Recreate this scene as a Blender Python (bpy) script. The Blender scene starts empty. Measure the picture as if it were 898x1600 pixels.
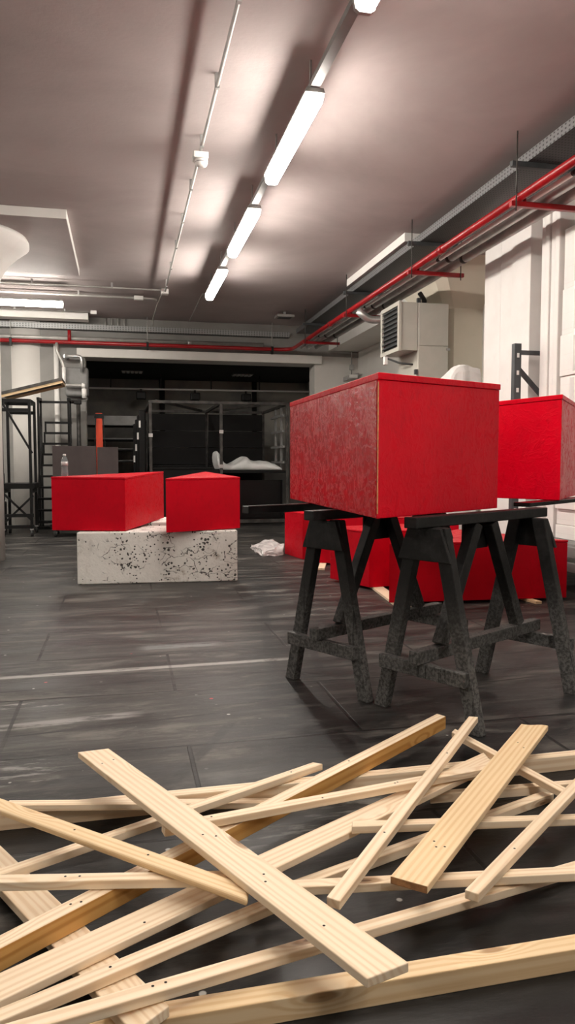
import bpy, bmesh, math, random
from mathutils import Vector, Matrix
random.seed(7)
S = bpy.context.scene
C = S.collection
PI = math.pi

# ---------------------------------------------------------------- view
S.view_settings.view_transform = 'Standard'
S.view_settings.look = 'None'
S.view_settings.gamma = 1.0
S.view_settings.use_curve_mapping = False
S.view_settings.exposure = 0.0
try:
    S.cycles.max_bounces = 10
    S.cycles.diffuse_bounces = 6
    S.cycles.sample_clamp_indirect = 8.0
except Exception:
    pass

# ---------------------------------------------------------------- node helper
class G:
    def __init__(s, name):
        s.m = bpy.data.materials.new(name); s.m.use_nodes = True
        s.t = s.m.node_tree; s.b = s.t.nodes['Principled BSDF']
    def n(s, kind, **kw):
        x = s.t.nodes.new('ShaderNode' + kind)
        for k, v in kw.items(): setattr(x, k, v)
        return x
    def l(s, a, b): s.t.links.new(a, b)
    def put(s, sock, v):
        if isinstance(v, bpy.types.NodeSocket): s.l(v, sock)
        elif v is not None: sock.default_value = v
    def set(s, **kw):
        for k, v in kw.items():
            k = {'color': 'Base Color', 'rough': 'Roughness', 'metal': 'Metallic', 'spec': 'Specular IOR Level', 'normal': 'Normal',
                 'alpha': 'Alpha', 'trans': 'Transmission Weight', 'ecolor': 'Emission Color', 'emit': 'Emission Strength', 'coat': 'Coat Weight', 'coatr': 'Coat Roughness'}[k]
            s.put(s.b.inputs[k], v)
        return s
    def obj(s):
        return s.n('TexCoord').outputs['Object']
    def pos(s):
        return s.n('NewGeometry').outputs['Position']
    def rnd(s):
        return s.n('ObjectInfo').outputs['Random']
    def mapp(s, v, scale=(1, 1, 1), loc=(0, 0, 0), rot=(0, 0, 0)):
        x = s.n('Mapping'); s.l(v, x.inputs[0]); x.inputs['Location'].default_value = loc
        x.inputs['Rotation'].default_value = rot; x.inputs['Scale'].default_value = scale
        return x.outputs[0]
    def vadd(s, a, b):
        x = s.n('VectorMath', operation='ADD'); s.put(x.inputs[0], a); s.put(x.inputs[1], b); return x.outputs[0]
    def vscale(s, a, k):
        x = s.n('VectorMath', operation='SCALE'); s.put(x.inputs[0], a); s.put(x.inputs['Scale'], k); return x.outputs[0]
    def noise(s, v, scale=5, detail=4, rough=.55, dist=0):
        x = s.n('TexNoise'); s.l(v, x.inputs['Vector']); x.inputs['Scale'].default_value = scale
        x.inputs['Detail'].default_value = detail; x.inputs['Roughness'].default_value = rough; x.inputs['Distortion'].default_value = dist
        return x.outputs[0]
    def voro(s, v, scale=5, feature='F1', out='Distance', rand=1):
        x = s.n('TexVoronoi', feature=feature); s.l(v, x.inputs['Vector']); x.inputs['Scale'].default_value = scale
        x.inputs['Randomness'].default_value = rand
        return x.outputs[out]
    def wave(s, v, scale=5, dist=2, detail=2, dscale=1, kind='BANDS', axis='X'):
        x = s.n('TexWave', wave_type=kind)
        if kind == 'BANDS': x.bands_direction = axis
        else: x.rings_direction = axis
        s.l(v, x.inputs['Vector']); x.inputs['Scale'].default_value = scale; x.inputs['Distortion'].default_value = dist
        x.inputs['Detail'].default_value = detail; x.inputs['Detail Scale'].default_value = dscale
        return x.outputs['Fac']
    def math(s, op, a, b=None, c=None):
        x = s.n('Math', operation=op); s.put(x.inputs[0], a)
        if b is not None: s.put(x.inputs[1], b)
        if c is not None: s.put(x.inputs[2], c)
        return x.outputs[0]
    def ss(s, v, lo, hi, a=0., b=1.):
        x = s.n('MapRange', interpolation_type='SMOOTHSTEP'); s.put(x.inputs[0], v)
        for i, k in enumerate((lo, hi, a, b)): x.inputs[i + 1].default_value = k
        return x.outputs[0]
    def mix(s, f, a, b, blend='MIX'):
        x = s.n('Mix', data_type='RGBA', blend_type=blend); s.put(x.inputs[0], f)
        for i, v in ((6, a), (7, b)):
            if isinstance(v, tuple): v = (*v[:3], 1)
            s.put(x.inputs[i], v)
        return x.outputs[2]
    def ramp(s, f, stops):
        x = s.n('ValToRGB'); s.put(x.inputs[0], f); e = x.color_ramp.elements
        while len(e) < len(stops): e.new(.5)
        for q, (p, c) in zip(e, stops): q.position = p; q.color = (*c[:3], 1)
        return x.outputs[0]
    def bump(s, h, strength=.3, dist=.01, normal=None):
        x = s.n('Bump'); s.put(x.inputs['Height'], h); x.inputs['Strength'].default_value = strength
        x.inputs['Distance'].default_value = dist
        if normal is not None: s.l(normal, x.inputs['Normal'])
        return x.outputs[0]
    def sep(s, v):
        x = s.n('SeparateXYZ'); s.l(v, x.inputs[0]); return x.outputs
    def comb(s, a, b, c):
        x = s.n('CombineXYZ'); s.put(x.inputs[0], a); s.put(x.inputs[1], b); s.put(x.inputs[2], c); return x.outputs[0]

def plain(name, col, rough=.6, metal=0., var=.12, scale=6., bump=.05, spec=.5):
    g = G(name); v = g.obj(); f = g.noise(v, scale, 5)
    a = tuple(c * (1 - var) for c in col); b = tuple(min(1, c * (1 + var)) for c in col)
    g.set(color=g.mix(g.ss(f, .3, .7), a, b), rough=rough, metal=metal, spec=spec)
    if bump: g.set(normal=g.bump(g.noise(v, scale * 12, 3), bump, .004))
    return g.m

M = {}
# painted concrete of walls, ceiling
def concrete(name, c1, c2, scale=.8, rough=.8, b=.15, spec=.3):
    g = G(name); p = g.pos(); f = g.noise(p, scale, 6, .6, .4); h = g.noise(p, 30, 4)
    g.set(color=g.mix(g.ss(f, .35, .65), c1, c2), rough=rough, spec=spec, normal=g.bump(g.math('ADD', g.math('MULTIPLY', h, .25), g.noise(p, 2.2, 3)), b, .02))
    return g.m
M['ceiling'] = concrete('ceiling_paint', (.37, .32, .31), (.46, .405, .395), .5, .62, .22, .35)
M['wall'] = concrete('wall_paint', (.60, .585, .55), (.68, .665, .63), .7)
M['cream'] = concrete('cream_paint', (.62, .57, .47), (.68, .63, .53), .7)
M['trimwhite'] = concrete('white_paint', (.70, .69, .66), (.78, .77, .74), 1.2)
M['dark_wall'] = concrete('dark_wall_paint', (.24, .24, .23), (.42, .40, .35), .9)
M['shade_wall'] = concrete('grey_shaded_wall_paint', (.22, .215, .205), (.27, .265, .25), 1.1)  # darker wall grey; above the opening it stands in for the trays' shade
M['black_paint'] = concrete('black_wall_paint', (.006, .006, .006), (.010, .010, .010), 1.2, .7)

# floor: black painted sheets, worn and scuffed
def floor_mat():
    g = G('worn_black_floor_sheets'); p = g.pos(); x, y, z = g.sep(p)
    wob = g.math('MULTIPLY', g.math('SUBTRACT', g.noise(p, .9, 2), .5), .05)
    v = g.comb(g.math('ADD', x, 1.18), g.math('ADD', y, wob), 0.)
    br = g.n('TexBrick'); br.offset = .5; g.l(v, br.inputs['Vector'])
    for k, q in (('Scale', 1.), ('Mortar Size', .010), ('Mortar Smooth', .5), ('Bias', 0.), ('Brick Width', 1.42), ('Row Height', .71)): br.inputs[k].default_value = q
    br.inputs['Color1'].default_value = (0, 0, 0, 1); br.inputs['Color2'].default_value = (1, 1, 1, 1); br.inputs['Mortar'].default_value = (.5, .5, .5, 1)
    tone = br.outputs['Color']; seam = br.outputs['Fac']
    big = g.noise(p, .55, 4, .6); mid = g.noise(g.mapp(p, (1.2, 3.2, 1)), 1.6, 7, .68, .3)
    fine = g.noise(g.mapp(p, (7, 26, 1)), 1.3, 5, .7); grit = g.noise(p, 55, 3, .7)
    base = g.mix(tone, (.010, .010, .011), (.026, .025, .024))
    base = g.mix(g.ss(big, .40, .66), base, (.040, .037, .033))
    streak = g.noise(g.mapp(p, (.55, 6.5, 1)), 1.5, 6, .7, .5)
    base = g.mix(g.math('MULTIPLY', g.ss(streak, .50, .64), .75), base, (.088, .082, .074))
    base = g.mix(g.math('MULTIPLY', g.ss(streak, .48, .34), .8), base, (.008, .008, .008))
    base = g.mix(g.math('MULTIPLY', g.ss(mid, .50, .68), .8), base, (.150, .140, .126))
    base = g.mix(g.math('MULTIPLY', g.ss(fine, .55, .78), .55), base, (.15, .142, .13))
    base = g.mix(g.math('MULTIPLY', g.ss(mid, .47, .34), .9), base, (.007, .007, .008))
    base = g.mix(g.math('MULTIPLY', g.ss(grit, .62, .76), .45), base, (.20, .19, .18))
    # blacker tone with an uneven edge around the timber pile
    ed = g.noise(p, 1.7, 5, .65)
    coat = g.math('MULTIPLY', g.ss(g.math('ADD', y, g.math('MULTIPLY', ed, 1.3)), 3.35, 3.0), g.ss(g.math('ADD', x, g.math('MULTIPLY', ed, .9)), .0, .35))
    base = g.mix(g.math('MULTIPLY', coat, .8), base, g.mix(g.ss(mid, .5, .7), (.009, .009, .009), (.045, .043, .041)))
    # wiped bands, black rolled strips running across
    strips = g.noise(g.comb(g.math('MULTIPLY', x, .12), g.math('MULTIPLY', y, 3.6), 0.), 1.0, 3, .6)
    base = g.mix(g.math('MULTIPLY', g.ss(strips, .56, .62), .55), base, (.024, .024, .024))
    # pale paint line and scuffs
    def band(y0, slope, w, x0, x1, thr, col, k, b0):
        d = g.math('ABSOLUTE', g.math('SUBTRACT', g.math('SUBTRACT', y, y0), g.math('MULTIPLY', x, slope)))
        f = g.math('MULTIPLY', g.ss(d, w, w * .45), g.math('MULTIPLY', g.ss(x, x0, x0 + .1), g.ss(x, x1, x1 - .12)))
        f = g.math('MULTIPLY', f, g.ss(g.noise(g.mapp(p, (2.2, 12, 1)), 2.1, 5, .7), thr, thr + .12))
        return g.mix(g.math('MULTIPLY', f, k), b0, col)
    base = band(3.98, .03, .035, -1.6, 1.0, .36, (.34, .33, .31), .9, base)
    base = band(4.42, .05, .075, .05, .62, .36, (.17, .18, .18), .9, base)
    base = band(3.25, .10, .05, -.95, .10, .40, (.27, .26, .25), .8, base)
    base = band(3.5, .04, .05, -.85, -.2, .48, (.30, .29, .27), .8, base)
    base = band(3.28, .0, .17, -1.2, -.72, .40, (.30, .29, .27), .8, base)
    base = band(2.72, .0, .17, -.66, -.18, .50, (.24, .23, .22), .8, base)
    base = band(2.0, .25, .10, .1, .9, .50, (.16, .16, .15), .7, base)
    # dark drag marks
    for (xa, sl, w, ya, yb) in ((.80, -.16, .05, 3.4, 6.4), (1.06, -.17, .035, 3.5, 6.0), (.98, -.15, .09, 2.9, 3.6), (.93, -.52, .035, 2.3, 3.3)):
        d = g.math('ABSOLUTE', g.math('SUBTRACT', g.math('SUBTRACT', x, xa), g.math('MULTIPLY', g.math('SUBTRACT', y, 4.), -sl)))
        f = g.math('MULTIPLY', g.ss(d, w, w * .4), g.math('MULTIPLY', g.ss(y, ya, ya + .3), g.ss(y, yb, yb - .3)))
        f = g.math('MULTIPLY', f, g.ss(g.noise(p, 7, 4, .7), .36, .52))
        base = g.mix(g.math('MULTIPLY', f, .75), base, (.014, .014, .014))
    # flecks of white and red paint
    d = g.voro(p, 7.5); f = g.math('MULTIPLY', g.ss(d, .075, .045), g.ss(g.noise(p, 1.9, 4), .5, .56))
    base = g.mix(g.math('MULTIPLY', f, .9), base, (.5, .49, .46))
    d = g.voro(g.vadd(p, (3.3, 1.7, 0)), 3.1); f = g.math('MULTIPLY', g.ss(d, .035, .018), g.ss(g.noise(g.vadd(p, (9, 4, 0)), .8, 2), .5, .55))
    base = g.mix(f, base, (.45, .03, .04))
    sm = g.math('MULTIPLY', seam, g.ss(g.noise(p, 1.1, 3), .3, .55))
    base = g.mix(g.math('MULTIPLY', sm, .9), base, (.005, .005, .005))
    for (y0, sl, wd, thr) in ((9.6, .01, .03, .42), (8.72, .0, .035, .36), (8.15, .02, .02, .44), (7.6, .0, .02, .46), (7.0, -.02, .028, .36), (6.42, .01, .018, .42), (6.0, .0, .02, .40), (5.35, .03, .02, .44), (4.98, .05, .022, .36), (4.68, .04, .012, .46), (4.47, .02, .014, .44), (3.74, .05, .022, .34), (3.14, .12, .014, .34)):
        base = band(y0, sl, wd * .8, -9., 3.2, thr, (.006, .006, .006), .85, base)
    hgt = g.math('ADD', g.math('MULTIPLY', mid, .6), g.math('SUBTRACT', g.math('MULTIPLY', fine, .3), g.math('MULTIPLY', sm, .6)))
    g.set(color=base, rough=g.ss(mid, .3, .75, .36, .58), spec=.30, normal=g.bump(hgt, .30, .012))
    return g.m
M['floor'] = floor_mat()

# pine
def pine(name, c_light, c_mid, c_dark, knots=True):
    g = G(name); r = g.rnd(); o = g.vadd(g.obj(), g.comb(g.math('MULTIPLY', r, 37.), g.math('MULTIPLY', r, 11.3), g.math('MULTIPLY', r, 5.7)))
    k = g.voro(g.mapp(o, (2.6, 9., 9.)), 1., 'F1')
    bend = g.vscale(g.comb(0., g.math('MULTIPLY', g.ss(k, .34, .0), .5), g.math('MULTIPLY', g.ss(k, .34, .0), .35)), .06)
    q = g.vadd(o, bend)
    ring = g.wave(g.mapp(q, (.8, 20, 20)), 1.0, 7.5, 3, .7, 'RINGS', 'X')
    fine = g.noise(g.mapp(q, (5, 190, 190)), 1., 3, .6)
    broad = g.noise(g.mapp(q, (1.2, 9, 9)), 1., 3, .5)
    f = g.math('ADD', g.math('MULTIPLY', g.ss(ring, .15, 1.), .46), g.math('MULTIPLY', fine, .42))
    c = g.ramp(f, ((.12, c_light), (.5, c_mid), (.95, c_dark)))
    c = g.mix(g.math('MULTIPLY', g.ss(broad, .4, .75), .35), c, c_mid)
    if knots:
        kk = g.voro(g.mapp(o, (2.6, 9., 9.)), 1., 'F1')
        c = g.mix(g.math('MULTIPLY', g.ss(kk, .13, .085), .75), c, (.30, .15, .06))
        c = g.mix(g.math('MULTIPLY', g.ss(kk, .055, .03), .8), c, (.12, .05, .02))
    g.set(color=c, rough=.55, spec=.35, normal=g.bump(f, .10, .0015))
    return g.m
M['pine'] = pine('pale_pine', (.875, .735, .555), (.82, .65, .455), (.64, .44, .255))
M['pine_warm'] = pine('honey_pine', (.84, .655, .42), (.78, .57, .33), (.64, .41, .20))
M['pine_orange'] = pine('orange_pine', (.66, .38, .13), (.56, .29, .08), (.38, .17, .04), False)
M['hole'] = plain('nail_hole', (.02, .015, .012), .9, bump=0)
M['endgrain'] = plain('brown_end_grain', (.30, .15, .06), .7, var=.3, scale=60)

# red painted OSB
def red(name, base, flakes=.55, rough=.36, spots=True, spec=.3):
    g = G(name); o = g.vadd(g.obj(), g.comb(0., 0., g.math('MULTIPLY', g.rnd(), 9.)))
    warp = g.vscale(g.n('TexNoise').outputs['Color'], .0)
    nz = g.n('TexNoise'); g.l(o, nz.inputs['Vector']); nz.inputs['Scale'].default_value = 5.; nz.inputs['Detail'].default_value = 3
    ow = g.vadd(o, g.vscale(nz.outputs['Color'], .16))
    a = g.noise(g.mapp(ow, (13, 13, 30), rot=(.5, .2, .5)), 1., 5, .62, 1.4)
    e = g.noise(g.mapp(ow, (30, 30, 11), rot=(-.4, .5, -.3)), 1., 5, .62, 1.2)
    a1 = g.ss(g.math('MAXIMUM', a, e), .45, .72)
    h = g.math('ADD', g.math('MULTIPLY', a1, .8), g.math('MULTIPLY', g.noise(o, 70, 4), .35))
    big = g.noise(o, 3., 4, .6)
    c = g.mix(g.ss(big, .3, .7), tuple(k * .90 for k in base), tuple(min(1, k * 1.06) for k in base))
    c = g.mix(g.math('MULTIPLY', g.ss(g.noise(g.mapp(ow, (16, 16, 5)), 2.2, 3, .6), .54, .68), .30), c, tuple(k * .68 for k in base))
    if spots:
        s = g.math('MULTIPLY', g.ss(g.voro(o, 9.), .035, .02), g.ss(g.noise(o, 2.), .5, .56))
        c = g.mix(s, c, tuple(k * .22 for k in base))
    g.set(color=c, rough=g.ss(a1, 0., 1., rough - .08, rough + .22), spec=spec, normal=g.bump(h, flakes, .006))
    return g.m
M['red'] = red('red_painted_chipboard', (.70, .0010, .016), .22, .42, True, .12)
M['red_gloss'] = red('red_glossy_chipboard', (.62, .0015, .012), .30, .27, True, .50)
M['red_smooth'] = red('red_painted_board', (.53, .0012, .012), .06, .45, False, .13)
M['red_pipe'] = plain('red_pipe_paint', (.27, .004, .007), .35, var=.2, scale=3, bump=0)
M['red_orange'] = plain('orange_red_paint', (.50, .045, .012), .5)
M['bare_edge'] = plain('bare_chipboard_edge', (.62, .28, .12), .7, var=.3, scale=40)

# worn black-stained wood of the trestles
def blackwood():
    g = G('scuffed_black_wood'); o = g.vadd(g.obj(), g.comb(g.math('MULTIPLY', g.rnd(), 9.), 0., 0.))
    n1 = g.noise(o, 16, 6, .7); sp = g.noise(o, 70, 5, .7); z = g.sep(g.pos())[2]
    wear = g.math('MULTIPLY', g.ss(g.math('ADD', z, g.math('MULTIPLY', n1, .45)), .84, .38), .8)
    c = g.mix(g.ss(n1, .4, .7), (.008, .008, .008), (.020, .020, .020))
    c = g.mix(wear, c, g.mix(g.ss(sp, .40, .60), (.06, .058, .056), (.17, .166, .158)))
    drip = g.noise(g.mapp(o, (40, 40, 2.2)), 1., 3, .6)
    c = g.mix(g.math('MULTIPLY', g.ss(drip, .60, .70), .8), c, (.006, .006, .006))
    g.set(color=c, rough=.5, spec=.22, normal=g.bump(g.math('ADD', n1, g.math('MULTIPLY', sp, .4)), .3, .004))
    return g.m
M['blackwood'] = blackwood()
M['black_gloss'] = plain('black_gloss_board', (.006, .006, .006), .25, var=.3, spec=.3)
M['black_board'] = plain('black_board', (.0055, .0055, .0055), .5, var=.4, scale=3, spec=.2)
M['black_steel'] = plain('black_steel', (.008, .008, .008), .45, var=.3, bump=.0, spec=.25)
M['worn_steel'] = plain('worn_dark_steel', (.040, .037, .033), .5, var=.7, scale=9, bump=.05)
M['silver'] = plain('galvanised_metal', (.52, .52, .51), .36, .75, .15, 8, 0)
M['silver_dull'] = plain('grey_lagging', (.40, .39, .37), .45, .35, .15, 4, 0)
M['dark_grey_steel'] = plain('slate_grey_steel', (.055, .060, .064), .45, .2, .2, 8, 0)
M['mid_grey'] = plain('mid_grey_paint', (.20, .20, .195), .6)
M['heater'] = plain('putty_enamel', (.46, .45, .40), .42, var=.04, bump=0)
M['white_plastic'] = plain('white_plastic', (.80, .79, .76), .4, var=.03, bump=0)
M['grey_plastic'] = plain('grey_plastic', (.33, .33, .32), .5, var=.05, bump=0)
M['rubber'] = plain('black_rubber', (.02, .02, .02), .7)
M['brown_board'] = plain('dark_brown_board', (.046, .034, .033), .55, var=.12)
M['cable'] = plain('black_cable', (.01, .01, .01), .5, bump=0)
M['cloth'] = plain('white_foam_cloth', (.70, .71, .70), .85, var=.06, scale=4)
M['paper'] = plain('white_paper', (.78, .76, .74), .7, var=.05)

def foam(name, lines):
    g = G(name); o = g.obj(); n1 = g.noise(o, 2.5, 4); z = g.sep(g.obj())[2]
    c = g.mix(g.ss(n1, .3, .7), (.74, .715, .69), (.80, .78, .755))
    if lines:
        s = g.math('FRACT', g.math('MULTIPLY', z, lines)); l = g.math('MULTIPLY', g.ss(s, .09, .02), g.ss(g.noise(g.mapp(o, (3, 3, 14)), 1.), .48, .6))
        c = g.mix(g.math('MULTIPLY', l, .4), c, (.50, .47, .45))
    s = g.math('MULTIPLY', g.ss(g.noise(g.mapp(o, (9, 9, 3)), 2., 5, .7), .64, .72), .25)
    c = g.mix(s, c, (.6, .58, .55))
    g.set(color=c, rough=.7, spec=.3, normal=g.bump(g.noise(o, 40, 3), .08, .004))
    return g.m
M['foam'] = foam('white_foam_panel', 0)
M['foam_lines'] = foam('white_foam_sheets', 22.)

def spotted_block():
    g = G('pitted_white_concrete'); o = g.obj()
    big = g.noise(o, 2.2, 5, .6); c = g.mix(g.ss(big, .35, .7), (.80, .785, .74), (.66, .645, .60))
    c = g.mix(g.math('MULTIPLY', g.ss(g.noise(o, 7, 6, .7), .55, .72), .5), c, (.44, .42, .38))
    # rust-brown stains
    st = g.math('MULTIPLY', g.ss(g.noise(g.vadd(o, (4.2, 0, 1.3)), 2.7, 5, .65), .56, .68), g.ss(g.noise(o, 14, 5, .7), .42, .6))
    c = g.mix(g.math('MULTIPLY', st, .85), c, (.20, .135, .075))
    # cracks
    nz = g.n('TexNoise'); g.l(o, nz.inputs['Vector']); nz.inputs['Scale'].default_value = 9.; nz.inputs['Detail'].default_value = 4
    ow = g.vadd(o, g.vscale(nz.outputs['Color'], .13))
    e = g.voro(g.mapp(ow, (4.5, 4.5, 9.)), 1., 'DISTANCE_TO_EDGE')
    cr = g.math('MULTIPLY', g.ss(e, .022, .006), g.ss(g.noise(o, 4.1, 3), .47, .58))
    c = g.mix(g.math('MULTIPLY', cr, .9), c, (.035, .03, .028))
    # pits
    d = g.voro(g.vadd(o, g.vscale(nz.outputs['Color'], .05)), 24.); th = g.ss(g.noise(o, 4.5, 3), .38, .68, .02, .34)
    pit = g.ss(g.math('SUBTRACT', th, d), -.01, .04)
    d2 = g.voro(o, 30.); pit2 = g.math('MULTIPLY', g.ss(d2, .26, .19), g.ss(g.noise(o, 5, 3), .47, .54))
    p = g.math('MAXIMUM', pit, pit2)
    c = g.mix(g.math('MULTIPLY', p, .93), c, (.028, .025, .024))
    g.set(color=c, rough=.85, spec=.25, normal=g.bump(g.math('SUBTRACT', g.noise(o, 25, 5), g.math('ADD', p, cr)), .5, .012))
    return g.m
M['block'] = spotted_block()

def perforated(name, a, b, axis, freq):
    g = G(name); p = g.pos(); xyz = g.sep(p)
    u = xyz[axis]; v = g.math('ADD', xyz[1 - axis], xyz[2])
    f = g.math('MULTIPLY', g.ss(g.math('SINE', g.math('MULTIPLY', u, freq)), .15, .45), g.ss(g.math('SINE', g.math('MULTIPLY', v, freq * 1.6)), .1, .45))
    g.set(color=g.mix(f, a, b), rough=.45, metal=.4)
    return g.m
M['tray_base_y'] = perforated('perforated_tray_base', (.085, .088, .090), (.018, .018, .018), 1, 150)
M['tray_base_x'] = perforated('perforated_tray_base_across', (.085, .088, .090), (.018, .018, .018), 0, 150)
M['tray_lip_y'] = perforated('perforated_tray_lip', (.22, .225, .23), (.05, .05, .05), 1, 130)
M['tray_lip_x'] = perforated('perforated_tray_lip_across', (.33, .34, .34), (.06, .06, .06), 0, 130)

LAMP = 92.
def lamp_mat(name, k=1.):
    g = G(name); z = g.sep(g.obj())[2]
    g.set(color=(.9, .9, .88, 1), rough=.3, ecolor=(1., .925, .835, 1), emit=LAMP * k)
    return g.m
M['lamp'] = lamp_mat('lit_lamp_diffuser')
M['lamp_dim'] = lamp_mat('lit_tube', .9)

def glassy(name, col, alpha, rough=.1):
    g = G(name); g.set(color=(*col, 1), rough=rough, alpha=alpha, spec=.6)
    return g.m
M['bottle'] = glassy('clear_bottle_plastic', (.30, .33, .34), .38, .05)
M['wrap'] = glassy('cloudy_plastic_film', (.85, .82, .81), .60, .25)

# ---------------------------------------------------------------- mesh helper
class MB:
    def __init__(s): s.b = bmesh.new(); s.mi = 0
    def _mark(s, n0):
        if s.mi:
            s.b.faces.ensure_lookup_table()
            for f in s.b.faces[n0:]: f.material_index = s.mi
    def hexa(s, lo, hi):
        """box from eight corners: four low, four high, both counter-clockwise"""
        n0 = len(s.b.faces); v = [s.b.verts.new(p) for p in (*lo, *hi)]; k = len(lo)
        s.b.faces.new(v[:k][::-1]); s.b.faces.new(v[k:])
        for i in range(k):
            j = (i + 1) % k; s.b.faces.new((v[i], v[j], v[k + j], v[k + i]))
        s._mark(n0); return s
    def box(s, x0, x1, y0, y1, z0, z1):
        return s.hexa([(x0, y0, z0), (x1, y0, z0), (x1, y1, z0), (x0, y1, z0)], [(x0, y0, z1), (x1, y0, z1), (x1, y1, z1), (x0, y1, z1)])
    def prism(s, pts, z0, z1):
        a = sum(pts[i][0] * pts[(i + 1) % len(pts)][1] - pts[(i + 1) % len(pts)][0] * pts[i][1] for i in range(len(pts)))
        if a < 0: pts = pts[::-1]
        f = z0 if callable(z0) else (lambda x, y: z0)
        g = z1 if callable(z1) else (lambda x, y: z1)
        return s.hexa([(x, y, f(x, y)) for x, y in pts], [(x, y, g(x, y)) for x, y in pts])
    def bar(s, p, q, w, h, up=(0, 0, 1), e0=0., e1=0.):
        """rectangular bar from p to q; w across, h along up"""
        p = Vector(p); q = Vector(q); d = (q - p).normalized(); u = Vector(up)
        if abs(d.dot(u)) > .98: u = Vector((0, 1, 0))
        a = d.cross(u).normalized(); u = a.cross(d).normalized()
        p = p - d * e0; q = q + d * e1
        o = [(-w / 2, -h / 2), (w / 2, -h / 2), (w / 2, h / 2), (-w / 2, h / 2)]
        return s.hexa([p + a * i + u * j for i, j in o], [q + a * i + u * j for i, j in o])
    def tube(s, pts, r, seg=12, cap=True):
        n0 = len(s.b.faces); pts = [Vector(p) for p in pts]; rings = []
        rr = r if isinstance(r, (list, tuple)) else [r] * len(pts)
        ref = None
        for i, p in enumerate(pts):
            d = (pts[min(i + 1, len(pts) - 1)] - pts[max(i - 1, 0)]).normalized()
            if ref is None:
                ref = Vector((0, 0, 1)) if abs(d.z) < .9 else Vector((1, 0, 0))
            a = (ref - d * ref.dot(d)).normalized(); ref = a; c = d.cross(a)
            rings.append([s.b.verts.new(p + (a * math.cos(t) + c * math.sin(t)) * rr[i]) for t in (2 * PI * k / seg for k in range(seg))])
        for x, y in zip(rings, rings[1:]):
            for k in range(seg):
                f = s.b.faces.new((x[k], x[(k + 1) % seg], y[(k + 1) % seg], y[k])); f.smooth = True
        if cap:
            s.b.faces.new(rings[0][::-1]); s.b.faces.new(rings[-1])
        s._mark(n0); return s
    def lathe(s, prof, c=(0, 0, 0), seg=24, flat=False):
        return s.tube([(c[0], c[1], c[2] + z) for r, z in prof], [max(r, 1e-4) for r, z in prof], seg)
    def build(s, name, m, parent=None, bevel=0., seg=2, keep=False, smooth=False):
        me = bpy.data.meshes.new(name)
        bmesh.ops.recalc_face_normals(s.b, faces=s.b.faces[:])
        lo = [min(v.co[i] for v in s.b.verts) for i in range(3)]; hi = [max(v.co[i] for v in s.b.verts) for i in range(3)]
        at = Vector((0, 0, 0)) if keep else Vector(((lo[0] + hi[0]) / 2, (lo[1] + hi[1]) / 2, lo[2]))
        if not keep: bmesh.ops.translate(s.b, vec=-at, verts=s.b.verts[:])
        if smooth:
            for f in s.b.faces: f.smooth = True
        s.b.to_mesh(me); s.b.free()
        for q in (m if isinstance(m, (list, tuple)) else [m]): me.materials.append(M[q] if isinstance(q, str) else q)
        o = bpy.data.objects.new(name, me); C.objects.link(o)
        if parent is not None:
            o.parent = parent; top = parent; off = Vector(parent.location)
            while top.parent is not None: top = top.parent; off += Vector(top.location)
            at = at - off
        o.location = at
        if bevel:
            b = o.modifiers.new('soft edges', 'BEVEL'); b.width = bevel; b.segments = seg; b.limit_method = 'ANGLE'; b.angle_limit = .6
            b.harden_normals = False
        return o

def tag(o, label, cat, group=None):
    o['label'] = label; o['category'] = cat
    if group: o['group'] = group
    return o
def thing(name, label, cat, loc=(0, 0, 0), group=None):
    o = bpy.data.objects.new(name, None); C.objects.link(o); o.location = loc; o.empty_display_size = .1
    return tag(o, label, cat, group)
def struct(o):
    o['kind'] = 'structure'; return o
def stuff(o):
    o['kind'] = 'stuff'; return o
def dup(root, label=None, loc=None, rz=None):
    def cp(o, parent):
        c = o.copy(); C.objects.link(c)
        if parent is not None: c.parent = parent
        for ch in [x for x in bpy.data.objects if x.parent == o]: cp(ch, c)
        return c
    r = cp(root, None)
    if label: r['label'] = label
    if loc is not None: r.location = loc
    if rz is not None: r.rotation_euler.z = rz
    return r
def fillet(pts, r, n=5):
    out = [Vector(pts[0])]
    for a, b, c in zip(pts, pts[1:], pts[2:]):
        a, b, c = Vector(a), Vector(b), Vector(c); d0 = (a - b).normalized(); d1 = (c - b).normalized()
        k = min(r, (a - b).length * .45, (c - b).length * .45)
        p, q = b + d0 * k, b + d1 * k
        for i in range(n + 1):
            t = i / n; out.append(p * (1 - t) ** 2 + b * 2 * t * (1 - t) + q * t * t)
    return out + [Vector(pts[-1])]

# ---------------------------------------------------------------- the room
CEIL = 3.7
XL, XR, YF, YB = -6.5, 4.5, -5.0, 13.85
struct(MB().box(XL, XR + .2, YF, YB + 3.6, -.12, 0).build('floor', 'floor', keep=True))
struct(MB().box(XL, XR + .2, YF, YB + .4, CEIL, CEIL + .15).build('ceiling', 'ceiling', keep=True))
struct(MB().box(XL - .2, XL, YF, YB + .4, 0, CEIL).build('wall_left', 'wall'))
struct(MB().box(XR, XR + .2, YF, YB + .4, 0, CEIL).build('wall_right', 'wall'))
struct(MB().box(XL, XR, YF - .2, YF, 0, CEIL).build('wall_front', 'shade_wall'))
w = MB(); w.box(XL, -.61, YB, YB + .4, 0, CEIL); w.box(3.63, XR, YB, YB + .4, 0, CEIL); w.box(-.61, 3.63, YB, YB + .4, 2.985, CEIL)
struct(w.build('wall_back', 'wall'))
struct(MB().box(-.75, 3.75, YB - .12, YB - .001, 2.985, 3.14).build('trim_1', 'wall', bevel=.01))
struct(MB().box(3.9, XR, 9.6, YB, 3.25, CEIL).build('trim_2', 'wall'))        # beam along the side wall
struct(MB().box(XL, XR, YB - .02, YB - .001, 3.145, CEIL - .001).build('tray_shade_trim', 'shade_wall'))  # darker sheet carrying the shade of the trays in its colour
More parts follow.
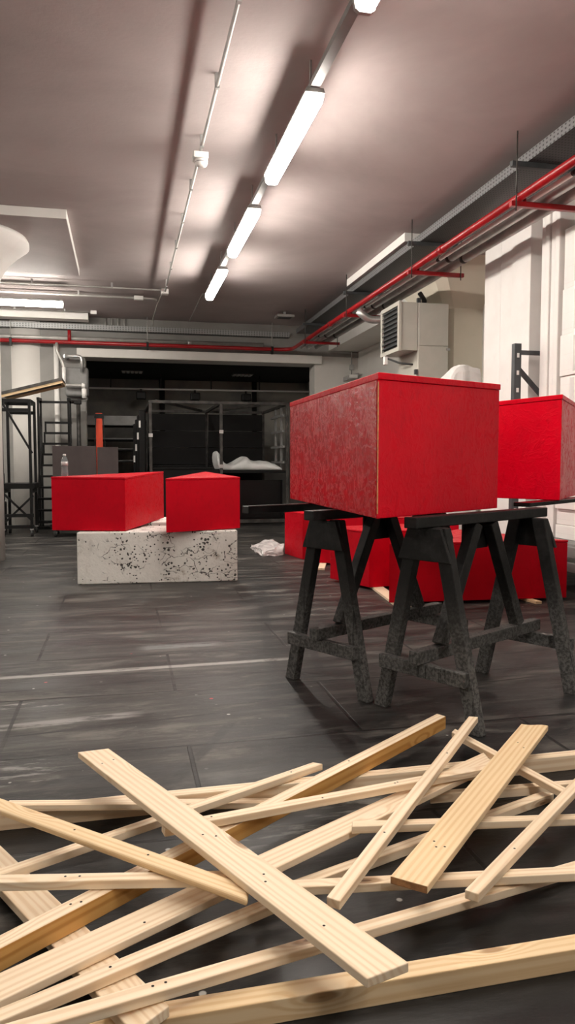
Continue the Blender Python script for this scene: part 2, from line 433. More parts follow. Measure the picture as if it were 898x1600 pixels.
# dark store beyond the opening
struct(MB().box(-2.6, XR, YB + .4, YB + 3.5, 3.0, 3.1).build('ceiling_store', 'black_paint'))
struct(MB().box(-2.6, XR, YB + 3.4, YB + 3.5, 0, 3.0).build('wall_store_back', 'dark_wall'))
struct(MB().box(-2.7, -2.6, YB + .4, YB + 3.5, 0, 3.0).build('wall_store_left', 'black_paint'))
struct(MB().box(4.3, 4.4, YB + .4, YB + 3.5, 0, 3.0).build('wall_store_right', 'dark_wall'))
for x0, x1 in ((.86, .98), (3.0, 3.1)):
    struct(MB().box(x0, x1, YB + 3.3, YB + 3.4, 1.5, 3.0).build('trim_3', 'black_paint'))

# mushroom columns and the thicker slab panels over them
def column(x, y, r, cap):
    a = MB()
    a.lathe([(r, 0), (r, 3.0)] + [(r + (cap - r) * (t / 6.) ** 2.2, 3.0 + .52 * t / 6.) for t in range(1, 7)] + [(cap, 3.56), (cap - .02, 3.60)], (x, y, 0), 48)
    return struct(a.build('column', 'trimwhite'))
def drop(x0, x1, y0, y1, z=3.6):
    a = MB(); a.box(x0, x1, y0, y1, z, CEIL - .001)
    for f in a.b.faces:
        f.normal_update()
        if abs(f.normal.z) < .5: f.material_index = 1
    return struct(a.build('ceiling_drop_panel', ['ceiling', 'trimwhite'], bevel=.006))
M['ceiling_light'] = M['ceiling']; M['unused'] = concrete('pale_slab_paint', (.50, .465, .45), (.58, .545, .53), .8, .7, .15, .3)
column(-1.72, 8.9, .405, .74)
column(-1.72, 2.6, .405, .74)
drop(-2.9, -.515, 8.07, 10.45)
drop(-2.9, -.545, 1.75, 4.1)
drop(3.15, XR, 8.03, 10.24)
a = MB(); a.lathe([(.388, 0), (.388, 3.6)], (-1.62, 14.125, 0), 48); struct(a.build('column', 'wall'))
struct(MB().box(XL, -.53, 13.36, 13.62, 3.57, CEIL - .001).build('trim_4', 'trimwhite'))
# pilaster on the side wall with chamfered corner and flared head
a = MB(); a.prism([(4.02, 8.86), (4.11, 8.76), (XR, 8.76), (XR, 9.5), (4.02, 9.5)], 0, 3.05)
a.hexa([(4.02, 8.86, 3.05), (4.11, 8.76, 3.05), (XR, 8.76, 3.05), (XR, 9.5, 3.05), (4.02, 9.5, 3.05)],
       [(3.62, 8.5, 3.6), (3.75, 8.35, 3.6), (XR, 8.35, 3.6), (XR, 9.85, 3.6), (3.62, 9.85, 3.6)])
struct(a.build('column', 'cream'))
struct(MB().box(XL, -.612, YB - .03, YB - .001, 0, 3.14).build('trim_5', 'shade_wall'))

# ---------------------------------------------------------------- ceiling services
LX, LZ = 1.23, 3.37
def lamp(label, y0, ln=1.42, rot=0., x=LX, mat='lamp'):
    t = thing('ceiling_lamp', label, 'lamp', (0, 0, 0), 'tube lamps hanging below the ceiling')
    def prof(pts, y_0, y_1): return [(p[0], y_0, p[1]) for p in pts], [(p[0], y_1, p[1]) for p in pts]
    lo, hi = prof([(-.062, .075), (-.05, .015), (-.03, 0), (.03, 0), (.05, .015), (.062, .075)], 0.004, ln - .03)
    MB().hexa(lo, hi).build('diffuser', mat, t, bevel=.012, seg=3)
    lo, hi = prof([(-.066, .0755), (.066, .0755), (.058, .105), (-.058, .105)], 0.0, ln); MB().hexa(lo, hi).build('housing', 'grey_plastic', t, bevel=.004)
    for a, b in ((ln - .029, ln),):
        lo, hi = prof([(-.064, .075), (-.053, .012), (-.03, -.004), (.03, -.004), (.053, .012), (.064, .075)], a, b)
        MB().hexa(lo, hi).build('end_cap', 'grey_plastic', t, bevel=.003)
    t.location = (x, y0, LZ); t.rotation_euler.z = rot
    return t
lamp('long lit tube lamp hanging at the top edge of the photo', 2.31)
lamp('largest wholly visible lit tube lamp of the row under the ceiling rail', 4.69)
lamp('middle-sized lit tube lamp, second wholly visible along the ceiling rail', 6.88)
lamp('small lit tube lamp at the far end of the ceiling rail row', 9.08)
for y in (.1, -2.1): lamp('lit tube lamp continuing the ceiling rail row behind the viewer', y)
lamp('lit tube lamp mounted crosswise beside the white mushroom column', 11.42, 1.6, PI / 2, -.80)
for y in (-1.2, 5.7, 8.0, 10.3): lamp('added unseen tube lamp brightening the column side of the room', y, x=-4.2)  # extra lamps added out of view to brighten the column

t = thing('ceiling_rail', 'grey metal rail carrying the row of lamps under the ceiling', 'rail', (LX, 4, 3.49))
MB().box(LX - .03, LX + .03, -4.6, 10.9, 3.48, 3.52).build('channel', 'mid_grey', t)
for k in range(14):
    y = -4.0 + k * 1.1
    MB().box(LX - .034, LX + .034, y, y + .022, 3.477, 3.51).build('clasp', 'grey_plastic', t); MB().box(LX - .006, LX + .006, y, y + .02, 3.51, 3.70).build('hanger', 'grey_plastic', t)
MB().tube(fillet([(LX, 10.9, 3.5), (LX, 11.3, 3.66), (LX, 13.6, 3.66)], .2), .012, 8).build('cable_tail', 'silver_dull', t)

def conduit(label, pts, r=.011, clips=(), m='silver_dull'):
    t = thing('ceiling_conduit', label, 'conduit', pts[0])
    MB().tube(fillet(pts, .12), r, 8).build('tube', m, t)
    for c in clips: MB().box(c[0] - .014, c[0] + .014, c[1] - .014, c[1] + .014, c[2], CEIL).build('clip', 'grey_plastic', t)
    return t
conduit('thin steel conduit running from the top edge past the smoke detector', [(.659, -4, 3.62), (.659, 11.16, 3.62)], .013, [(.659, -2.5 + .95 * k, 3.6) for k in range(15)])
conduit('short conduit bend from the far junction box down to the cable tray', [(.63, 11.3, 3.63), (.60, 12.2, 3.66), (.58, 13.55, 3.66), (.58, 13.62, 3.56)], .011)
conduit('long conduit crossing the ceiling above the crosswise lamp to the junction box', [(-6.4, 11.15, 3.63), (.60, 11.15, 3.63)], .012, [(-4.5 + 1.1 * k, 11.15, 3.62) for k in range(5)])
conduit('second crosswise conduit carrying a small box, behind the crosswise lamp', [(-6.4, 11.75, 3.63), (.55, 11.75, 3.63), (.58, 12.1, 3.67)], .018, [(-4.2 + 1.2 * k, 11.75, 3.62) for k in range(4)])
conduit('thin conduit ending in a small box above the white beam', [(-6.4, 13.2, 3.665), (-.48, 13.2, 3.665)], .009, [(-1.7, 13.2, 3.66), (-.9, 13.2, 3.66)])
tag(MB().box(-.48, -.38, 13.17, 13.23, 3.635, 3.695).build('ceiling_junction_box', 'white_plastic', bevel=.005), 'small white junction box ending the thin conduit above the white beam', 'junction box', 'white boxes on the conduits')
tag(MB().box(.22, .36, 11.71, 11.79, 3.60, 3.66).build('ceiling_junction_box', 'white_plastic', bevel=.005), 'white junction box on the second crosswise conduit', 'junction box', 'white boxes on the conduits')
tag(MB().box(.60, .71, 11.165, 11.28, 3.585, 3.66).build('ceiling_junction_box', 'white_plastic', bevel=.008), 'white junction box where the long conduit meets the crosswise one', 'junction box', 'white boxes on the conduits')
t = thing('smoke_detector', 'round white smoke detector on the thin ceiling conduit', 'detector', (.66, 6.2, 3.5))
MB().box(.60, .72, 6.13, 6.25, 3.56, 3.61).build('base_box', 'white_plastic', t, bevel=.006)
MB().lathe([(.02, 0), (.042, .012), (.052, .03), (.054, .05), (.05, .062)], (.665, 6.17, 3.495), 28).build('dome', 'white_plastic', t)
MB().lathe([(.053, 0), (.053, .008)], (.665, 6.17, 3.528), 28).build('slot_ring', 'grey_plastic', t)

# sprinkler pipes, lagged pipes, hangers, cable trays
t = thing('sprinkler_pipe', 'red sprinkler pipe running under the ceiling and turning along the back', 'pipe', (3.1, 5, 3.2))
MB().tube(fillet([(3.115, -4.5, 3.21), (3.115, 13.6, 3.21), (-6.3, 13.6, 3.21)], .28, 8), .034, 16).build('main', 'red_pipe', t)
MB().tube([(-.86, 13.6, 3.22), (-.86, 13.6, 3.42)], .03, 12).build('riser', 'red_pipe', t)
for y in (3.8, 6.9, 10.9): MB().tube([(3.115, y, 3.21), (3.115, y + .1, 3.21)], .040, 16).build('coupling', 'red_pipe', t)
for (x, r, m, lab) in ((3.215, .020, 'white_plastic', 'slim white pipe beside the red sprinkler pipe'), (3.34, .046, 'silver', 'thick silver lagged pipe, next to the slim white pipe'), (3.50, .046, 'silver_dull', 'dull grey lagged pipe, outermost on the red brackets')):
    t = thing('lagged_pipe', lab, 'pipe', (x, 5, 3.2))
    yb = 13.2
    MB().tube([(x, -4.5, 3.173 + r), (x, yb, 3.173 + r)], r, 16).build('jacket', m, t)
    for k in range(7): MB().tube([(x, -2.2 + 2.35 * k, 3.173 + r), (x, -2.14 + 2.35 * k, 3.173 + r)], r + .002, 16).build('band', 'worn_steel', t)
t = thing('lagged_pipe', 'pale lagged pipe along the back, above the red pipe', 'pipe', (0, 13.7, 3.2))
MB().tube([(-6.3, 13.685, 3.29), (2.6, 13.685, 3.29)], .040, 16).build('jacket', 'silver_dull', t)
MB().tube([(1.2, 13.685, 3.29), (1.27, 13.685, 3.29)], .0415, 16).build('band', 'silver', t)

for i, (y, lab) in enumerate(((.72, 'behind the viewer'), (3.08, 'beyond the photo edge'), (5.44, 'largest in the photo'), (7.6, 'second along the red pipe'), (9.97, 'third along the red pipe'), (12.33, 'farthest along the red pipe'))):
    t = thing('pipe_hanger', 'red and dark steel pipe hanger on ceiling rods, ' + lab, 'pipe hanger', (3.07, y, 3.1), 'hangers along the side pipes')
    for x in (3.065, 3.635): MB().tube([(x, y, 3.09), (x, y, CEIL)], .006, 8).build('rod', 'worn_steel', t)
    MB().bar((3.03, y + .028, 3.458), (3.68, y + .028, 3.458), .042, .042).build('upper_strut', 'dark_grey_steel', t, bevel=.003)
    MB().bar((3.03, y + .028, 3.150), (3.68, y + .028, 3.150), .042, .042).build('lower_strut', 'red_pipe', t, bevel=.003)
    MB().box(3.15, 3.158, y + .01, y + .05, 3.172, 3.25).build('pipe_clip', 'red_pipe', t)
for x, lab in ((.48, 'over the dark opening'), (-1.83, 'in front of the far round column'), (2.75, 'at the far pipe corner')):
    t = thing('pipe_hanger', 'thin rod hanger holding the back pipe, ' + lab, 'pipe hanger', (x, 13.6, 3.15), 'rod hangers along the back pipe')
    MB().tube([(x, 13.6, 3.254), (x, 13.6, CEIL)], .007, 8).build('rod', 'silver_dull', t)
    k = MB(); k.box(x - .02, x + .02, 13.555, 13.563, 3.16, 3.255); k.box(x - .02, x + .02, 13.638, 13.644, 3.16, 3.245); k.box(x - .02, x + .02, 13.555, 13.644, 3.247, 3.255); k.build('clamp', 'black_steel', t)
    MB().box(x - .02, x + .02, 13.57, 13.63, 3.12, 3.17).build('nut_plate', 'black_steel', t)
t = thing('ceiling_cable_tray', 'perforated steel cable tray running along the side above the red pipe', 'cable tray', (3.4, 5, 3.48))
MB().box(3.17, 3.60, -4.5, 13.4, 3.481, 3.485).build('base', 'tray_base_y', t)
for x in (3.165, 3.60): MB().box(x, x + .005, -4.5, 13.4, 3.481, 3.56).build('side_lip', 'tray_lip_y', t)
t = thing('ceiling_cable_tray', 'perforated steel cable tray crossing the back above the red pipe', 'cable tray', (0, 13.75, 3.48))
MB().box(-6.3, 3.1, 13.66, 13.83, 3.45, 3.454).build('base', 'tray_base_x', t)
for y in (13.655, 13.83): MB().box(-6.3, 3.1, y, y + .005, 3.45, 3.54).build('side_lip', 'tray_lip_x', t)
for k in range(4):
    x = .08 - .11 * k
    tag(MB().tube(fillet([(x, 13.75, 3.46), (x, 13.78, 3.56), (x, 13.78, 3.69)], .06), .012, 8).build('riser_tube', 'silver_dull'), ('slim tube rising from the back cable tray, ' + ('nearest the conduit bend', 'second from the conduit bend', 'third from the conduit bend', 'last, closest to the white beam')[k]), 'tube', 'tubes rising from the back cable tray')
t = thing('square_floodlight', 'small square light fitting under the far corner of the cable tray', 'light fitting', (2.75, 12.6, 3.5))
MB().box(2.62, 2.92, 12.5, 12.75, 3.60, 3.64).build('frame', 'silver_dull', t, bevel=.004)
MB().box(2.66, 2.88, 12.54, 12.71, 3.594, 3.602).build('glass', 'dark_grey_steel', t)
MB().box(2.75, 2.79, 12.6, 12.64, 3.64, CEIL).build('bracket', 'grey_plastic', t)

# ---------------------------------------------------------------- side wall: air heater, lamp, wrapped bundle, rack
t = thing('air_heater', 'putty-coloured wall air heater with louvred outlet', 'heater', (3.75, 8.9, 0))
MB().box(3.56, 3.96, 8.6, 9.25, .0, 3.06).build('cabinet', 'heater', t, bevel=.006)
MB().box(3.567, 3.953, 8.588, 8.5995, 2.545, 3.045).build('upper_door', 'heater', t, bevel=.003)
lowd = MB().box(3.567, 3.953, 8.588, 8.5995, .12, 2.535).build('lower_door', 'heater', t, bevel=.003)
MB().box(3.93, 3.975, 8.575, 8.588, 2.49, 2.52).build('latch', 'silver', lowd)
MB().box(3.52, 3.556, 8.58, 8.62, 2.19, 2.25).build('latch', 'dark_grey_steel', lowd)
MB().box(3.34, 3.555, 8.6, 9.22, 2.48, 3.06).build('outlet_head', 'heater', t, bevel=.005)
fr = MB()
for z0, z1 in ((2.47, 2.52), (3.02, 3.07)): fr.box(3.305, 3.34, 8.585, 9.235, z0, z1)
for y0, y1 in ((8.585, 8.635), (9.185, 9.235)): fr.box(3.305, 3.34, y0, y1, 2.52, 3.02)
lf = fr.build('louvre_frame', 'heater', t, bevel=.003)
MB().box(3.331, 3.339, 8.64, 9.18, 2.525, 3.015).build('dark_backing', 'cable', lf)
for k in range(9):
    z = 2.55 + k * .055
    MB().hexa([(3.308, 8.637, z), (3.328, 8.637, z + .024), (3.328, 9.183, z + .024), (3.308, 9.183, z)], [(3.308, 8.637, z + .006), (3.328, 8.637, z + .03), (3.328, 9.183, z + .03), (3.308, 9.183, z + .006)]).build('louvre', 'dark_grey_steel', lf)
MB().tube(fillet([(3.05, 9.4, 3.10), (3.2, 9.4, 2.98), (3.42, 9.35, 2.99), (3.46, 9.2, 2.99)], .12, 6), .05, 16).build('flue_elbow', 'silver', t)
MB().tube(fillet([(3.33, 9.1, 2.45), (3.45, 8.9, 2.36), (3.57, 8.75, 2.33)], .08), .012, 8).build('cable', 'cable', t)
MB().box(3.30, 3.345, 9.06, 9.13, 2.36, 2.47).build('valve', 'white_plastic', t, bevel=.01)
MB().box(3.56, 3.60, 8.62, 8.66, 3.06, 3.12).build('top_stub', 'dark_grey_steel', t)
MB().tube(fillet([(3.75, 8.9, 3.06), (3.75, 8.85, 3.14), (3.66, 8.8, 3.22)], .1), .03, 10).build('top_cable', 'cable', t)

t = thing('wall_floodlight', 'small floodlight on a thin conduit low on the back wall corner', 'floodlight', (4.3, 13.8, 2.7))
MB().tube([(4.36, 13.82, 2.80), (4.36, 13.82, 3.5)], .012, 8).build('conduit_drop', 'grey_plastic', t)
MB().box(4.32, 4.40, 13.79, 13.85, 2.90, 3.0).build('switch_box', 'grey_plastic', t, bevel=.005)
MB().hexa([(4.2, 13.55, 2.68), (4.42, 13.55, 2.74), (4.42, 13.84, 2.74), (4.2, 13.84, 2.68)], [(4.2, 13.55, 2.76), (4.42, 13.55, 2.82), (4.42, 13.84, 2.82), (4.2, 13.84, 2.76)]).build('lamp_body', 'grey_plastic', t, bevel=.006)
MB().box(4.23, 4.39, 13.535, 13.55, 2.72, 2.78).build('front_glass', 'white_plastic', t)

# crumpled white wrapped bundle
def lumpy(name, x0, x1, y0, y1, z0, z1, m, amp, n=(8, 8, 14), seed=1, parent=None, top=None):
    rng = random.Random(seed); b = bmesh.new()
    bmesh.ops.create_cube(b, size=1.0)
    bmesh.ops.subdivide_edges(b, edges=b.edges[:], cuts=7, use_grid_fill=True)
    for v in b.verts:
        x = x0 + (v.co.x + .5) * (x1 - x0); y = y0 + (v.co.y + .5) * (y1 - y0); z = z0 + (v.co.z + .5) * (z1 - z0)
        k = amp * (.2 if v.co.z < -.45 else 1.)
        v.co = (x + rng.uniform(-k, k), y + rng.uniform(-k, k), z + (rng.uniform(-k, k) if v.co.z > -.45 else 0) + (top(x, y) if top and v.co.z > .45 else 0))
    mb = MB(); mb.b.free(); mb.b = b
    o = mb.build(name, m, parent)
    o.modifiers.new('smooth', 'SUBSURF').levels = 1; o.modifiers[-1].render_levels = 1
    return o
tag(lumpy('wrapped_bundle', 3.60, 4.0, 7.78, 8.3, 0, 2.04, 'paper', .035, seed=5, top=lambda x, y: .16 * max(0, min(1, (x - 3.58) / .12)) * (1 - .8 * max(0, min(1, (y - 7.95) / .25)))), 'white crumpled paper bundle between the air heater and the tall panels', 'bundle')

# tall white foam panels, standing on edge beside the side wall
for (y0, y1, dx, z1, lab) in ((7.145, 7.50, .0, 3.58, 'nearest the crumpled bundle'), (6.865, 7.125, .012, 3.59, 'in the middle of the three'), (6.50, 6.845, .045, 3.60, 'next to the black rack post')):
    tag(MB().box(3.87 - dx, 4.03 - dx, y0, y1, 0, z1).build('tall_foam_sheet', 'foam', bevel=.006), 'tall white foam panel standing upright, ' + lab, 'panel', 'tall foam panels beside the wall')

# pallet rack with packs of white foam sheets
t = thing('pallet_rack', 'dark steel pallet rack loaded with white foam sheets', 'rack', (4.0, 5.3, 0))
for (x, y) in ((3.60, 6.33), (4.36, 6.33), (3.60, 3.95), (4.36, 3.95)):
    p = MB().box(x - .035, x + .035, y - .03, y + .03, 0, 2.21).build('upright', 'dark_grey_steel', t, bevel=.004)
    if y > 6:
        for k in range(13):
            MB().box(x - .012, x + .012, y - .0325, y - .03, .16 + k * .16, .20 + k * .16).build('slot', 'white_plastic', p)
MB().bar((3.635, 6.33, 2.13), (4.325, 6.33, 2.13), .03, .04).build('brace', 'dark_grey_steel', t)
MB().bar((3.635, 6.35, 1.98), (4.325, 6.35, 1.30), .03, .04).build('brace', 'dark_grey_steel', t)
MB().bar((3.635, 6.33, .25), (4.325, 6.33, .25), .03, .04).build('brace', 'dark_grey_steel', t)
for x in (3.60, 4.36):
    MB().bar((x, 3.98, .37), (x, 6.30, .37), .05, .09).build('beam', 'mid_grey', t, bevel=.004)
    MB().bar((x, 3.98, .245), (x, 6.30, .245), .05, .075).build('lower_beam', 'mid_grey', t, bevel=.004)
MB().box(3.60, 4.36, 3.98, 6.29, .4155, .435).build('decking', 'mid_grey', t)
zs = [.436, .56, .70, .99, 1.28, 1.60, 1.86, 2.22, 2.62, 3.14]
jx = [.0, .015, -.015, .01, .0, .02, .005, .025, .04, .03]
labs = ('bottom pack on the rack deck', 'thin pack second from the deck', 'pack third from the deck', 'pack just below the red box rim', 'pack just hidden by the red box', 'pack level with the rack post top', 'pack above the rack post top', 'thick taped pack third from the top', 'thick taped pack second from the top', 'top pack under the lagged pipes')
for i in range(9):
    x = 3.77 + jx[i]
    o = MB().box(x, x + .52, 4.15 + jx[i], 5.90 + .5 * jx[i], zs[i] + .0015, zs[i + 1] - .0015).build('foam_sheet_pack', 'foam_lines', bevel=.006)
    tag(o, 'pack of white foam sheets, ' + labs[i], 'pack', 'packs of foam sheets stacked on the rack')
    if i in (3, 5, 6, 7, 8):
        h = zs[i + 1] - zs[i]
        MB().box(x - .003, x - .001, 5.64 + .03 * (i % 3), 5.70 + .03 * (i % 3), zs[i] + h * .08, zs[i] + h * .92).build('tape_strip', 'wrap', o)
for k in range(4):
    y = 5.955 + k * .078
    o = MB().box(3.78 + .012 * (k % 2) , 4.28, y, y + .066, .436, 3.52 + .02 * (k % 3)).build('foam_board', 'foam', bevel=.008)
    tag(o, 'white foam board standing on edge, ' + ('touching the stacked packs', 'second from the stacked packs', 'third from the stacked packs', 'last before the rack post')[k], 'board', 'foam boards on edge beside the packs')

# ---------------------------------------------------------------- red boxes
def face_at(pts, x, y): pass
def red_box(name, label, pts, z0, z1, mat='red_smooth', lid=.022, over=.004, bevel=.003, edge=None):
    """wedge box: body panels with a slightly overhanging lid"""
    cx = sum(p[0] for p in pts) / len(pts); cy = sum(p[1] for p in pts) / len(pts)
    f0 = z0 if callable(z0) else (lambda x, y: z0)
    f1 = z1 if callable(z1) else (lambda x, y: z1)
    t = thing(name, label, 'red box', (cx, cy, f0(cx, cy)), 'red wedge boxes')
    MB().prism(pts, f0, lambda x, y: f1(x, y) - lid).build('body', mat, t, bevel=bevel)
    out = [(cx + (x - cx) * (1 + over / math.hypot(x - cx, y - cy)), cy + (y - cy) * (1 + over / math.hypot(x - cx, y - cy))) for x, y in pts]
    MB().prism(out, lambda x, y: f1(x, y) - lid + .0008, f1).build('lid', mat, t, bevel=bevel)
    return t
def plane3(a, b, c):
    a, b, c = Vector(a), Vector(b), Vector(c); n = (b - a).cross(c - a)
    return lambda x, y: a.z - (n.x * (x - a.x) + n.y * (y - a.y)) / n.z
BN, BL, BR = (.985, 2.775), (1.024, 4.50), (1.80, 3.318)
big = red_box('red_box', 'largest red box, on the two front trestles', [BN, BR, BL], .8805, plane3((*BN, 1.456), (*BL, 1.477), (*BR, 1.484)), 'red', .028, .006)
big['label'] = 'largest red chipboard box, raised on two black trestles'
MB().box(BN[0] - .001, BN[0] + .003, BN[1] - .0015, BN[1] + .004, .90, 1.42).build('bare_corner_edge', 'bare_edge', big)
MB().bar((.625, 3.80, .8585), (1.45, 4.18, .8585), .06, .041).build('support_batten', 'black_gloss', big, bevel=.004)['label'] = 'black batten sticking out from under the box'
CN, CL, CR = (2.288, 3.545), (1.66, 4.53), (3.06, 4.45)
b2 = red_box('red_box', 'red chipboard box cut off by the photo edge, raised beside the largest one', [CN, CR, CL], .902, plane3((*CN, 1.466), (*CL, 1.42), (*CR, 1.455)), 'red', .026, .006)
MB().bar((1.98, 3.40, .8905), (2.98, 4.12, .8905), .09, .021).build('support_batten', 'black_gloss', b2, bevel=.003)['label'] = 'black batten under the box'

def face_panel(t, p, q, z0, zp, zq, name, m):
    d = (Vector((*q, 0)) - Vector((*p, 0))).normalized(); n = Vector((-d.y, d.x, 0)) * .0025
    c = t.location
    if (Vector((*p, 0)) + n - Vector((c.x, c.y, 0))).length < (Vector((*p, 0)) - n - Vector((c.x, c.y, 0))).length: n = -n
    e = d * .012
    a, b = Vector((*p, 0)) + e, Vector((*q, 0)) - e
    lo = [(v.x, v.y, z0) for v in (a - n * .4, b - n * .4, b + n, a + n)]
    hi = [(v.x, v.y, z) for v, z in ((a - n * .4, zp), (b - n * .4, zq), (b + n, zq), (a + n, zp))]
    return MB().hexa(lo, hi).build(name, m, t)
face_panel(big, BN, BL, .884, 1.456 - .029, 1.477 - .029, 'side_panel', 'red_gloss')['label'] = 'glossy textured side panel'

# concrete blocks with two tilted boxes
tag(MB().prism([(-.406, 6.90), (1.042, 6.80), (1.09, 7.45), (-.36, 7.55)], 0, .476).build('concrete_block', 'block', bevel=.012, seg=3), 'pitted white concrete block under the two tilted red boxes', 'block')
tag(MB().prism([(-.30, 7.62), (1.05, 7.53), (1.09, 8.2), (-.26, 8.29)], 0, .508).build('concrete_block', 'block', bevel=.012, seg=3), 'second white concrete block, mostly hidden behind the pitted one', 'block')
tiltA = lambda x, y: .4785 + .045 * max(0., (y - 6.90))
A = red_box('red_box', 'long red box on the concrete block, carrying a water bottle', [(-.631, 7.074), (.025, 6.927), (.43, 7.92)], tiltA, lambda x, y: tiltA(x, y) + .492, 'red_smooth', .02, .003)
tiltB = lambda x, y: .4785 + .048 * max(0., (y - 6.85))
B = red_box('red_box', 'red box with a triangular top, on the end of the concrete block', [(.381, 6.687), (1.094, 6.962), (.865, 7.85)], tiltB, lambda x, y: tiltB(x, y) + .487, 'red_smooth', .02, .003)

# red boxes on the floor behind the trestles, spaced off it by pine battens
red_box('red_box', 'long red box on the floor seen between the trestle legs', [(2.0, 5.35), (3.47, 5.25), (3.05, 6.36)], .024, .487, 'red_smooth', .018, .003)
red_box('red_box', 'red box on the floor with its corner in the trestle brace gap', [(1.89, 6.62), (2.08, 6.06), (2.62, 6.12), (2.95, 6.8)], .024, .512, 'red_smooth', .018, .003)
red_box('red_box', 'red box on the floor behind the others, only its top strip showing', [(2.06, 7.72), (3.36, 6.98), (3.55, 7.6), (2.52, 8.08)], .024, .535, 'red_smooth', .018, .003)
red_box('red_box', 'red box on the floor farthest off, beside the plastic sheet', [(1.925, 8.75), (2.005, 8.17), (2.40, 8.42), (2.13, 9.6)], .0015, .53, 'red_smooth', .018, .003)
def floor_batten(p, q, w, lab, h=.0215, m='pine'):
    return tag(MB().bar((*p, h / 2 + .0008), (*q, h / 2 + .0008), w, h).build('floor_batten', m, bevel=.002), lab, 'batten', 'pine battens under the red boxes')
floor_batten((2.20, 6.34), (2.035, 4.90), .10, 'flat pine batten under the long red box corner, its end on the open floor')
floor_batten((1.99, 7.30), (2.20, 7.95), .07, 'pine batten poking from under the hidden red box')
floor_batten((3.17, 5.16), (3.10, 5.9), .055, 'stubby pine batten end under the long red box front', m='pine_warm')

# bottle and tape on the long box
zt = tiltA(-.5, 7.14) + .492
t = thing('water_bottle', 'clear plastic water bottle standing on the long red box', 'bottle', (-.515, 7.13, zt))
MB().lathe([(.026, 0), (.031, .006), (.031, .05), (.028, .06), (.031, .07), (.028, .085), (.031, .095), (.031, .14), (.024, .165), (.013, .18), (.0125, .19)], (-.515, 7.13, zt + .001), 24).build('body', 'bottle', t)
MB().lathe([(.0145, 0), (.0145, .014), (.012, .017)], (-.515, 7.13, zt + .188), 18).build('cap', 'white_plastic', t)
MB().lathe([(.0316, 0), (.0316, .035)], (-.515, 7.13, zt + .10), 24).build('wrap_label', 'wrap', t)
za = tiltA(-.10, 7.27) + .492
tr = MB(); tr.lathe([(.02, 0), (.045, .0), (.045, .03), (.02, .03)], (-.17, 7.29, za + .0012), 24)
t = tag(tr.build('tape_roll', 'paper'), 'small white tape roll lying on the long red box', 'tape roll')

# ---------------------------------------------------------------- black trestles
def make_trestle():
    """built along local x: foot frames at x=0 and x=.80"""
    t = thing('trestle', '', 'trestle', (0, 0, 0), 'black wooden trestles')
    H = .832
    MB().bar((-.13, 0, .855), (.93, 0, .855), .066, .046).build('top_beam', 'blackwood', t, bevel=.004)
    for x, o in ((0, -1), (.80, 1)):
        for s in (-1, 1):
            f = MB()
            a = Vector((x, s * .249, 0)); b = Vector((x, s * .062, H)); d = (b - a).normalized(); n = Vector((0, d.z, -d.y)) * .033
            f.hexa([a - n - Vector((.0225, 0, 0)), a + n - Vector((.0225, 0, 0)), a + n + Vector((.0225, 0, 0)), a - n + Vector((.0225, 0, 0))],
                   [b - n - Vector((.0225, 0, 0)), b + n - Vector((.0225, 0, 0)), b + n + Vector((.0225, 0, 0)), b - n + Vector((.0225, 0, 0))])
            for v in f.b.verts:
                if v.co.z < .02: v.co.z = 0.0008
                elif v.co.z > H - .03: v.co.z = H
            f.build('leg', 'blackwood', t, bevel=.004)
        xg = x + o * .032
        g = MB(); g.hexa([(xg - .009, -.136, .690), (xg + .009, -.136, .690), (xg + .009, .136, .690), (xg - .009, .136, .690)], [(xg - .009, -.085, H - .003), (xg + .009, -.085, H - .003), (xg + .009, .085, H - .003), (xg - .009, .085, H - .003)])
        g.build('gusset', 'blackwood', t, bevel=.003)
        xc = x + o * .042
        MB().bar((xc, -.225, .225), (xc, .225, .225), .036, .062).build('cross_rail', 'blackwood', t, bevel=.004)
    MB().bar((-.10, 0, .285), (.90, 0, .285), .050, .056).build('stretcher', 'blackwood', t, bevel=.004)
    for s in (-1, 1):
        MB().bar((.40 + s * .06, 0, H - .004), (.40 + s * .315, 0, .312), .052, .056, (1, 0, 0)).build('brace', 'blackwood', t, bevel=.004)
    MB().bar((.30, .040, .765), (.50, .040, .765), .012, .12).build('brace_plate', 'blackwood', t, bevel=.003)
    return t
tr = make_trestle()
ang = math.atan2(.396, .697)
tr.location = (1.2675, 2.9135, 0); tr.rotation_euler.z = ang
tr['label'] = 'black trestle nearest the pine pile, under the largest red box'
dup(tr, 'black trestle behind, under the pale side of the largest red box', (.964, 3.418, 0), ang + .005)
dup(tr, 'black trestle beyond the photo edge, under the cut-off red box', (3.17, 3.3, 0), PI / 2 - .15)

# plastic film
tag(lumpy('plastic_film', 1.60, 1.87, 8.55, 9.3, .002, .07, 'wrap', .03, seed=3, top=lambda x, y: .09 * max(0, (x - 1.62) / .31)), 'crumpled clear plastic film on the floor beside a red box', 'plastic film')
tag(lumpy('plastic_film', 3.02, 3.30, 7.15, 7.5, .5385, .66, 'wrap', .012, seed=8, top=lambda x, y: .05 * math.sin(40 * x)), 'crumpled clear plastic film lying on the hidden red box', 'plastic film')

